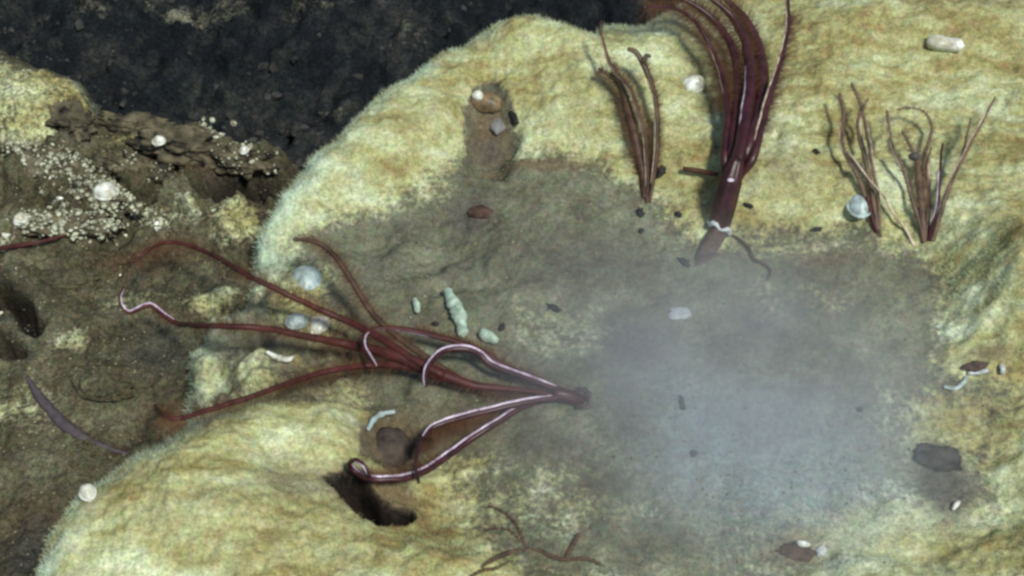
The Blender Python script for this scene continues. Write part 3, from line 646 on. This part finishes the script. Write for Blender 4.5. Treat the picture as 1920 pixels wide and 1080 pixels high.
# snail-like shell in its hollow
sn = empty('shell_with_foot', at(905, 200, 0))
tag(sn, 'ochre cap shell with grey foot in a brown hollow of the mat', 'shell')
def child_stone(root, name, *a, **k):
    o = stone(name, *a, None, None, **k); o.parent = root; o.location = Vector(o.location) - root.location; return o
child_stone(sn, 'cap', 908, 192, 72, 46, 22, M_OCHRE, seed=31, rot=-20, rough=.18, h=.004)
child_stone(sn, 'white_patch', 896, 180, 22, 20, 12, M_SHELL, seed=32, h=.012)
child_stone(sn, 'foot', 932, 236, 30, 40, 9, M_COLLARG, seed=33, rot=10)
child_stone(sn, 'shade_lump', 962, 218, 14, 44, 8, M_DARK, seed=34, rot=20)  # black lump standing in for the shadow beside the shell
# white block, slivers
def bar(name, pts, widths, mat, label, cat, h=.004, group=None, ridge=.1, jag=1.0):
    P = np.array([at(a, b, h) for a, b in pts]); s = mpp(P[0]); C, R = spline(P, np.array(widths) * s / 2, .0025)
    R = R * (1 + .3 * jag * fbm(C[:, 0], C[:, 1], 160, 2, 1))
    V, F = tube_arr(C, R, 12, ridge, 4); V = V + RNG.normal(0, 1, V.shape) * R.mean() * .09 * jag
    root = np.array(at(*pts[len(pts) // 2], 0)); o = link(name, tri_mesh(name, V - root, F), mat); o.location = root
    return tag(o, label, cat, group)
bar('tube_fragment', [(1742, 78), (1755, 80), (1772, 83), (1800, 86)], [26, 27, 27, 26], M_SHELL, 'white stubby tube fragment lying on the mat at upper right', 'fragment', .006, None, .12, .25)
TF = 'pale tube fragments above the spread worm'
bar('tube_fragment', [(838, 545), (850, 568), (862, 592), (868, 628)], [14, 26, 28, 18], M_GREENS, 'longest pale green tube fragment standing above the spread worm', 'fragment', .005, TF)
bar('tube_fragment', [(777, 560), (781, 572), (782, 584)], [8, 15, 9], M_GREENS, 'tiny pale tube fragment, leftmost of the three above the spread worm', 'fragment', .004, TF)
bar('tube_fragment', [(902, 622), (915, 632), (932, 640)], [16, 24, 12], M_GREENS, 'short pale tube fragment touching the red tentacles from above', 'fragment', .005, TF)
bar('shell_sliver', [(500, 660), (520, 671), (540, 674), (552, 668)], [5, 14, 14, 6], M_SHELL, 'thin white curved shell sliver above the lowest red tentacle', 'sliver', .006)
bar('shell_sliver', [(690, 806), (700, 788), (716, 776), (740, 772)], [6, 11, 12, 7], M_SHELLB, 'pale curved sliver along the rim of the rounded grey brown stone', 'sliver', .008)
bar('shell_sliver', [(1787, 955), (1793, 946), (1799, 940)], [6, 10, 6], M_SHELL, 'tiny white sliver below the dark grey stone', 'sliver', .003)
bar('shell_sliver', [(1815, 700), (1835, 699), (1852, 694)], [7, 10, 6], M_COLLAR, 'pale sliver beside the red crust at right edge', 'sliver', .003)
bar('shell_sliver', [(1880, 700), (1880, 690), (1876, 684)], [8, 12, 8], M_COLLAR, 'tiny white chip right of the red crust', 'chip', .004)
bar('shell_sliver', [(1770, 725), (1790, 729), (1806, 718), (1812, 706)], [6, 10, 9, 6], M_SHELLB, 'pale green curved sliver below the red crust', 'sliver', .003)
stone('red_crust', 1832, 686, 52, 22, 10, M_RUST, 'dark red crust at the foot of the pale mat bulge', 'crust', 41, 10, .35)
stone('grey_stone', 1762, 858, 88, 56, 6, M_SMUDGE, 'low dark grey stone half buried at lower right', 'stone', 42, -8, .35)
cr = empty('shell_topped_stone', at(1490, 1032, 0)); tag(cr, 'reddish brown stone topped with a white shell chip at bottom right', 'stone')
child_stone(cr, 'stone_body', 1492, 1036, 74, 38, 8, M_RUST, seed=44, rough=.35)
child_stone(cr, 'shell_chip', 1506, 1020, 26, 12, 8, M_SHELL, seed=45, rot=-15, h=.007)
child_stone(cr, 'pale_rim', 1540, 1034, 24, 20, 9, M_COLLAR, seed=46, rot=50)
stone('pale_lump', 1275, 588, 46, 34, 4, M_COLLAR, 'flat pale lump on the sediment below the purple worm', 'lump', 47, 0, .4)

# dark debris
DB = 'black debris flecks on the sediment'
for i, (px, py, wx, wy, rot, lab) in enumerate([(1039, 578, 24, 15, -30, 'black fleck alone above the spread worm burrow'), (1200, 399, 13, 24, 20, 'black fleck under the slim brown worm, upper of two'),
        (1202, 433, 10, 12, 0, 'black fleck under the slim brown worm, lower of two'), (1283, 492, 14, 32, 38, 'long black fleck beside the pinkish tube of the big worm'),
        (1278, 756, 10, 34, 5, 'tall thin black fleck on the bluish film'), (1300, 851, 11, 16, 0, 'small black fleck on the bluish film below the thin one'),
        (1530, 285, 12, 12, 0, 'tiny round black fleck on the yellow mat'), (1240, 318, 20, 34, -30, 'black fleck touching the right side of the slim brown worm'),
        (816, 608, 12, 9, 0, 'tiny black fleck left of the longest tube fragment'), (941, 614, 10, 17, -20, 'small black fleck right of the short tube fragment'),
        (1612, 768, 12, 9, 0, 'tiny black fleck at the right end of the bluish film'), (1272, 402, 10, 16, 30, 'faint brown fleck between slim and big worms'),
        (1402, 386, 18, 8, -25, 'brown fleck right of the white collar'), (1532, 430, 16, 9, 0, 'small dark fleck on the stained mat edge at right centre')]):
    stone('debris_fleck', px, py, wx, wy / 1.2, 5, M_DARK, lab, 'debris', 60 + i, rot, .9, 2.2, DB, .001)
stone('reddish_pebble', 900, 398, 46, 32, 6, M_RUST, 'rounded reddish pebble in the grey sediment above the spread worm', 'pebble', 80, 0, .2)

# ------------------------------------------------------------------ rocks at the left
def rock(px, py, wx, wy, hz, mat, label, seed, rot=0, rough=.4, grains=0, gs=7, lift=-.004, group='dark rocks at the left'):
    root = empty('encrusted_rock' if grains else 'rock', at(px, py, lift)); s = mpp(np.array(root.location))
    o = link('rock_body', lump_mesh('rock_body', wx * s / 2, wy * s / 2, hz * s, seed, rough * 1.35, 5, 2.3, .4), mat, root)
    root.rotation_euler = (0, 0, math.radians(rot))
    if grains:
        rr = np.random.default_rng(seed); me = o.data
        co = np.array([v.co[:] for v in me.vertices]); no = np.array([v.normal[:] for v in me.vertices])
        ok = np.where((no[:, 2] > 0.05))[0]; ids = rr.choice(ok, grains)
        VV, FF = [], []
        ico = lump_mesh('t', 1, 1, 1, seed, .3, 1); iv = np.array([v.co[:] for v in ico.vertices]); jf = [p.vertices[:] for p in ico.polygons]; bpy.data.meshes.remove(ico)
        for q in ids:
            r = rr.uniform(.2, 1.0) ** 1.3 * gs * s / 1.5; sc = rr.uniform(.7, 1.4, 3); b = len(VV) * len(iv)
            VV.append(co[q] + rr.normal(0, .0015, 3) + (iv * sc) * r); FF += [tuple(c + b for c in f) for f in jf]
        me2 = bpy.data.meshes.new('grain_crust'); me2.from_pydata(np.concatenate(VV).tolist(), [], FF); me2.update()
        for p in me2.polygons: p.use_smooth = True
        tag(link('grain_crust', me2, M_GRAIN, root), kind='stuff')
    tag(root, label, 'rock', group)
    return root
rock(100, 318, 230, 84, 34, M_ROCK, 'long rock crusted with pale grains at left edge, upper of two', 101, -24, .35, 900, 9)
rock(195, 372, 130, 50, 26, M_ROCK, 'grain-crusted rock under the broken bluish white shell', 108, -24, .35, 330, 9)
rock(120, 425, 200, 50, 24, M_ROCK, 'grain-crusted rock with the white split shell, lower of two', 102, -3, .35, 520, 9)
rock(275, 412, 120, 40, 16, M_ROCK, 'grain-crusted low rock right of the broken shell', 103, -8, .35, 360, 9)
rock(340, 275, 150, 70, 34, M_ROCK, 'dark brown rock carrying the larger bright round shell', 104, -10)
rock(460, 300, 120, 56, 26, M_ROCK, 'dark brown rock carrying the bright shell nearest the ledge', 105, -12, .4, 130, 7)
rock(250, 235, 170, 40, 20, M_ROCK, 'flat dark rock rim behind the larger bright shell', 106, -8)
rock(130, 225, 100, 70, 24, M_ROCK, 'dark grey rock showing through the mat at upper left', 107, -35)
rock(260, 320, 130, 46, 24, M_ROCK, 'dark rock between the grainy crust and the brown shell rock', 109, -15, .4, 110, 6)
rock(195, 725, 110, 56, 22, M_BROWN, 'rounded brown stone right of the slate worm', 112, -8, .16, lift=.004, group='brown stones at lower left')
rock(120, 525, 130, 50, 20, M_BROWN, 'broad low brown stone below the red worm at left edge', 113, 5, .16, lift=.003, group='brown stones at lower left')
stone('hollow_stone', 731, 842, 78, 100, 20, M_GREYB, 'rounded grey brown stone with a pale rim under the lower tentacles', 'stone', 114, 0, .12, 1.4)

# loose grains over the sediment
def drift(n, fn, box, name, label, mat, cond, smin=.0005, smax=.0016):
    x = RNG.uniform(box[0], box[1], n); y = RNG.uniform(box[2], box[3], n); z, mk = fn(x, y); k = cond(z, mk, RNG.random(n)); x, y, z = x[k], y[k], z[k]; n = len(x)
    oc = np.array([(1, 0, 0), (-1, 0, 0), (0, 1, 0), (0, -1, 0), (0, 0, 1), (0, 0, -1)], float)
    fc = np.array([(0, 2, 4), (2, 1, 4), (1, 3, 4), (3, 0, 4), (2, 0, 5), (1, 2, 5), (3, 1, 5), (0, 3, 5)])
    sc = RNG.uniform(smin, smax, (n, 1, 1)) * RNG.uniform(.6, 1.5, (n, 6, 1))
    V = np.stack([x, y, z + .0003], 1)[:, None] + oc[None] * sc
    F = (np.arange(n) * 6)[:, None, None] + fc[None]
    return tag(link(name, raw_mesh(name, V.reshape(-1, 3), F.reshape(-1, 3), False), mat), label, 'grains', kind='stuff')
drift(9000, ledge, (-0.45, 0.62, -0.40, 0.45), 'sediment_grains', 'fine pale and dark grains scattered over the olive sediment', M_DRIFT, lambda z, m, r: (z > -.05) & (m['mat'] < .5) & (r < .5))
drift(9000, brown, (-0.7, 0.0, -0.40, 0.45), 'gravel_grains', 'fine grit scattered over the brown sediment at left', M_DRIFT, lambda z, m, r: (z > -.2) & (r < .5))


def lumps(n, fn, box, name, label, mat, dens, smin, smax, pw=2.0):
    import bmesh
    bm = bmesh.new(); bmesh.ops.create_icosphere(bm, subdivisions=1, radius=1)
    iv = np.array([v.co[:] for v in bm.verts]); fc = np.array([[v.index for v in f.verts] for f in bm.faces]); bm.free()
    x = RNG.uniform(box[0], box[1], n); y = RNG.uniform(box[2], box[3], n); z, mk = fn(x, y)
    k = RNG.random(n) < dens(x, y, z); x, y, z = x[k], y[k], z[k]; n = len(x)
    r = smin + (smax - smin) * RNG.random((n, 1, 1)) ** pw
    V = np.stack([x, y, z], 1)[:, None] + iv[None] * r * RNG.uniform(.45, 1.6, (n, 1, 3)) * RNG.uniform(.5, 1.4, (n, len(iv), 1))
    F = (np.arange(n) * len(iv))[:, None, None] + fc[None]
    return tag(link(name, raw_mesh(name, V.reshape(-1, 3), F.reshape(-1, 3), False), mat), label, 'grains', kind='stuff')
M_RUBBLE = simple('dark_rubble', (0.055, 0.055, 0.050), 0.8, 0.2, 0.6, 40, 0.6, col2=(0.008, 0.010, 0.012))
lumps(9000, floor, (-1.2, 0.6, 0.0, 1.3), 'dark_rubble', 'dark rubble covering the deep floor behind the pale ledge', M_RUBBLE, lambda x, y, z: 0.15 + 0.9 * sst(-.05, .3, fbm(x, y, 7, 3, 1)), .001, .009, 3.0)
def band(pts, wid, h=-.06):
    Q = [plane_pt(a, b, h)[:2] for a, b in pts]
    def f(x, y):
        d = np.full(x.shape, 9.0)
        for (ax, ay), (bx, by) in zip(Q[:-1], Q[1:]):
            t = np.clip(((x - ax) * (bx - ax) + (y - ay) * (by - ay)) / ((bx - ax) ** 2 + (by - ay) ** 2), 0, 1)
            d = np.minimum(d, np.hypot(x - ax - t * (bx - ax), y - ay - t * (by - ay)))
        return np.exp(-(d / (wid * .00052)) ** 2)
    return f
B1 = band([(-60, 265), (60, 300), (140, 330), (230, 385)], 34); B2 = band([(-40, 440), (30, 410), (90, 400), (150, 410)], 26); B3 = band([(200, 400), (260, 395), (310, 412)], 20); B4 = band([(390, 235), (440, 270), (470, 290)], 22)
lumps(26000, brown, (-0.66, -0.2, 0.02, 0.34), 'crystal_grit', 'pale glittering grit in bands over the dark rocks at left', M_GRAIN,
      lambda x, y, z: np.maximum.reduce([B1(x, y), B2(x, y), B3(x, y), .35 * B4(x, y), 0.005 + 0 * x]) * sst(-.25, .25, fbm(x, y, 40, 3, 2)), .0005, .0036, 2.6)

# milky fluid hanging over the basin
def plume(name, px, py, h, rx, ry, rz, dens, label, seed):
    c = plane_pt(px, py, 0); c = np.array((c[0], c[1], h))
    o = link(name, lump_mesh(name, rx, ry, rz, seed, 0.12, 4, 1.3, 1.0), None); o.location = c
    m = bpy.data.materials.new(name); m.use_nodes = True; t = m.node_tree
    for n in list(t.nodes): t.nodes.remove(n)
    out = N(t, 'ShaderNodeOutputMaterial'); v = N(t, 'ShaderNodeVolumePrincipled')
    v.inputs['Color'].default_value = (0.88, 0.925, 0.99, 1); v.inputs['Anisotropy'].default_value = 0.1
    tc = N(t, 'ShaderNodeTexCoord').outputs['Object']
    mp = N(t, 'ShaderNodeMapping'); mp.inputs['Scale'].default_value = (1 / rx, 1 / ry, 1 / rz); t.links.new(tc, mp.inputs[0])
    ln = N(t, 'ShaderNodeVectorMath', operation='LENGTH'); t.links.new(mp.outputs[0], ln.inputs[0])
    fall = mrange(t, ln.outputs['Value'], 0.92, 0.05)
    ns = noise(t, tc, 11, 3, 0.5)
    d = math_(t, 'MULTIPLY', math_(t, 'MULTIPLY', fall, mrange(t, ns, 0.3, 0.7, 0.55, 1.4)), dens)
    t.links.new(d, v.inputs['Density']); t.links.new(v.outputs[0], out.inputs['Volume'])
    o.data.materials.append(m)
    return tag(o, label, 'milky fluid', kind='stuff')
plume('milky_fluid', 1385, 785, 0.045, 0.30, 0.28, 0.075, 8.0, 'milky bluish fluid hanging over the sediment basin', 5)
plume('murky_fluid', 1120, 640, 0.04, 0.24, 0.20, 0.06, 1.3, 'faint murky veil drifting over the worm burrow', 6)

lumps(1300, brown, (-0.66, -0.2, 0.02, 0.34), 'bright_grit', 'bright white glinting chips in the gritty bands at left', M_SHELL,
      lambda x, y, z: np.maximum.reduce([B1(x, y), B2(x, y), .6 * B3(x, y), .3 * B4(x, y)]) * .35, .001, .0055, 2.5)
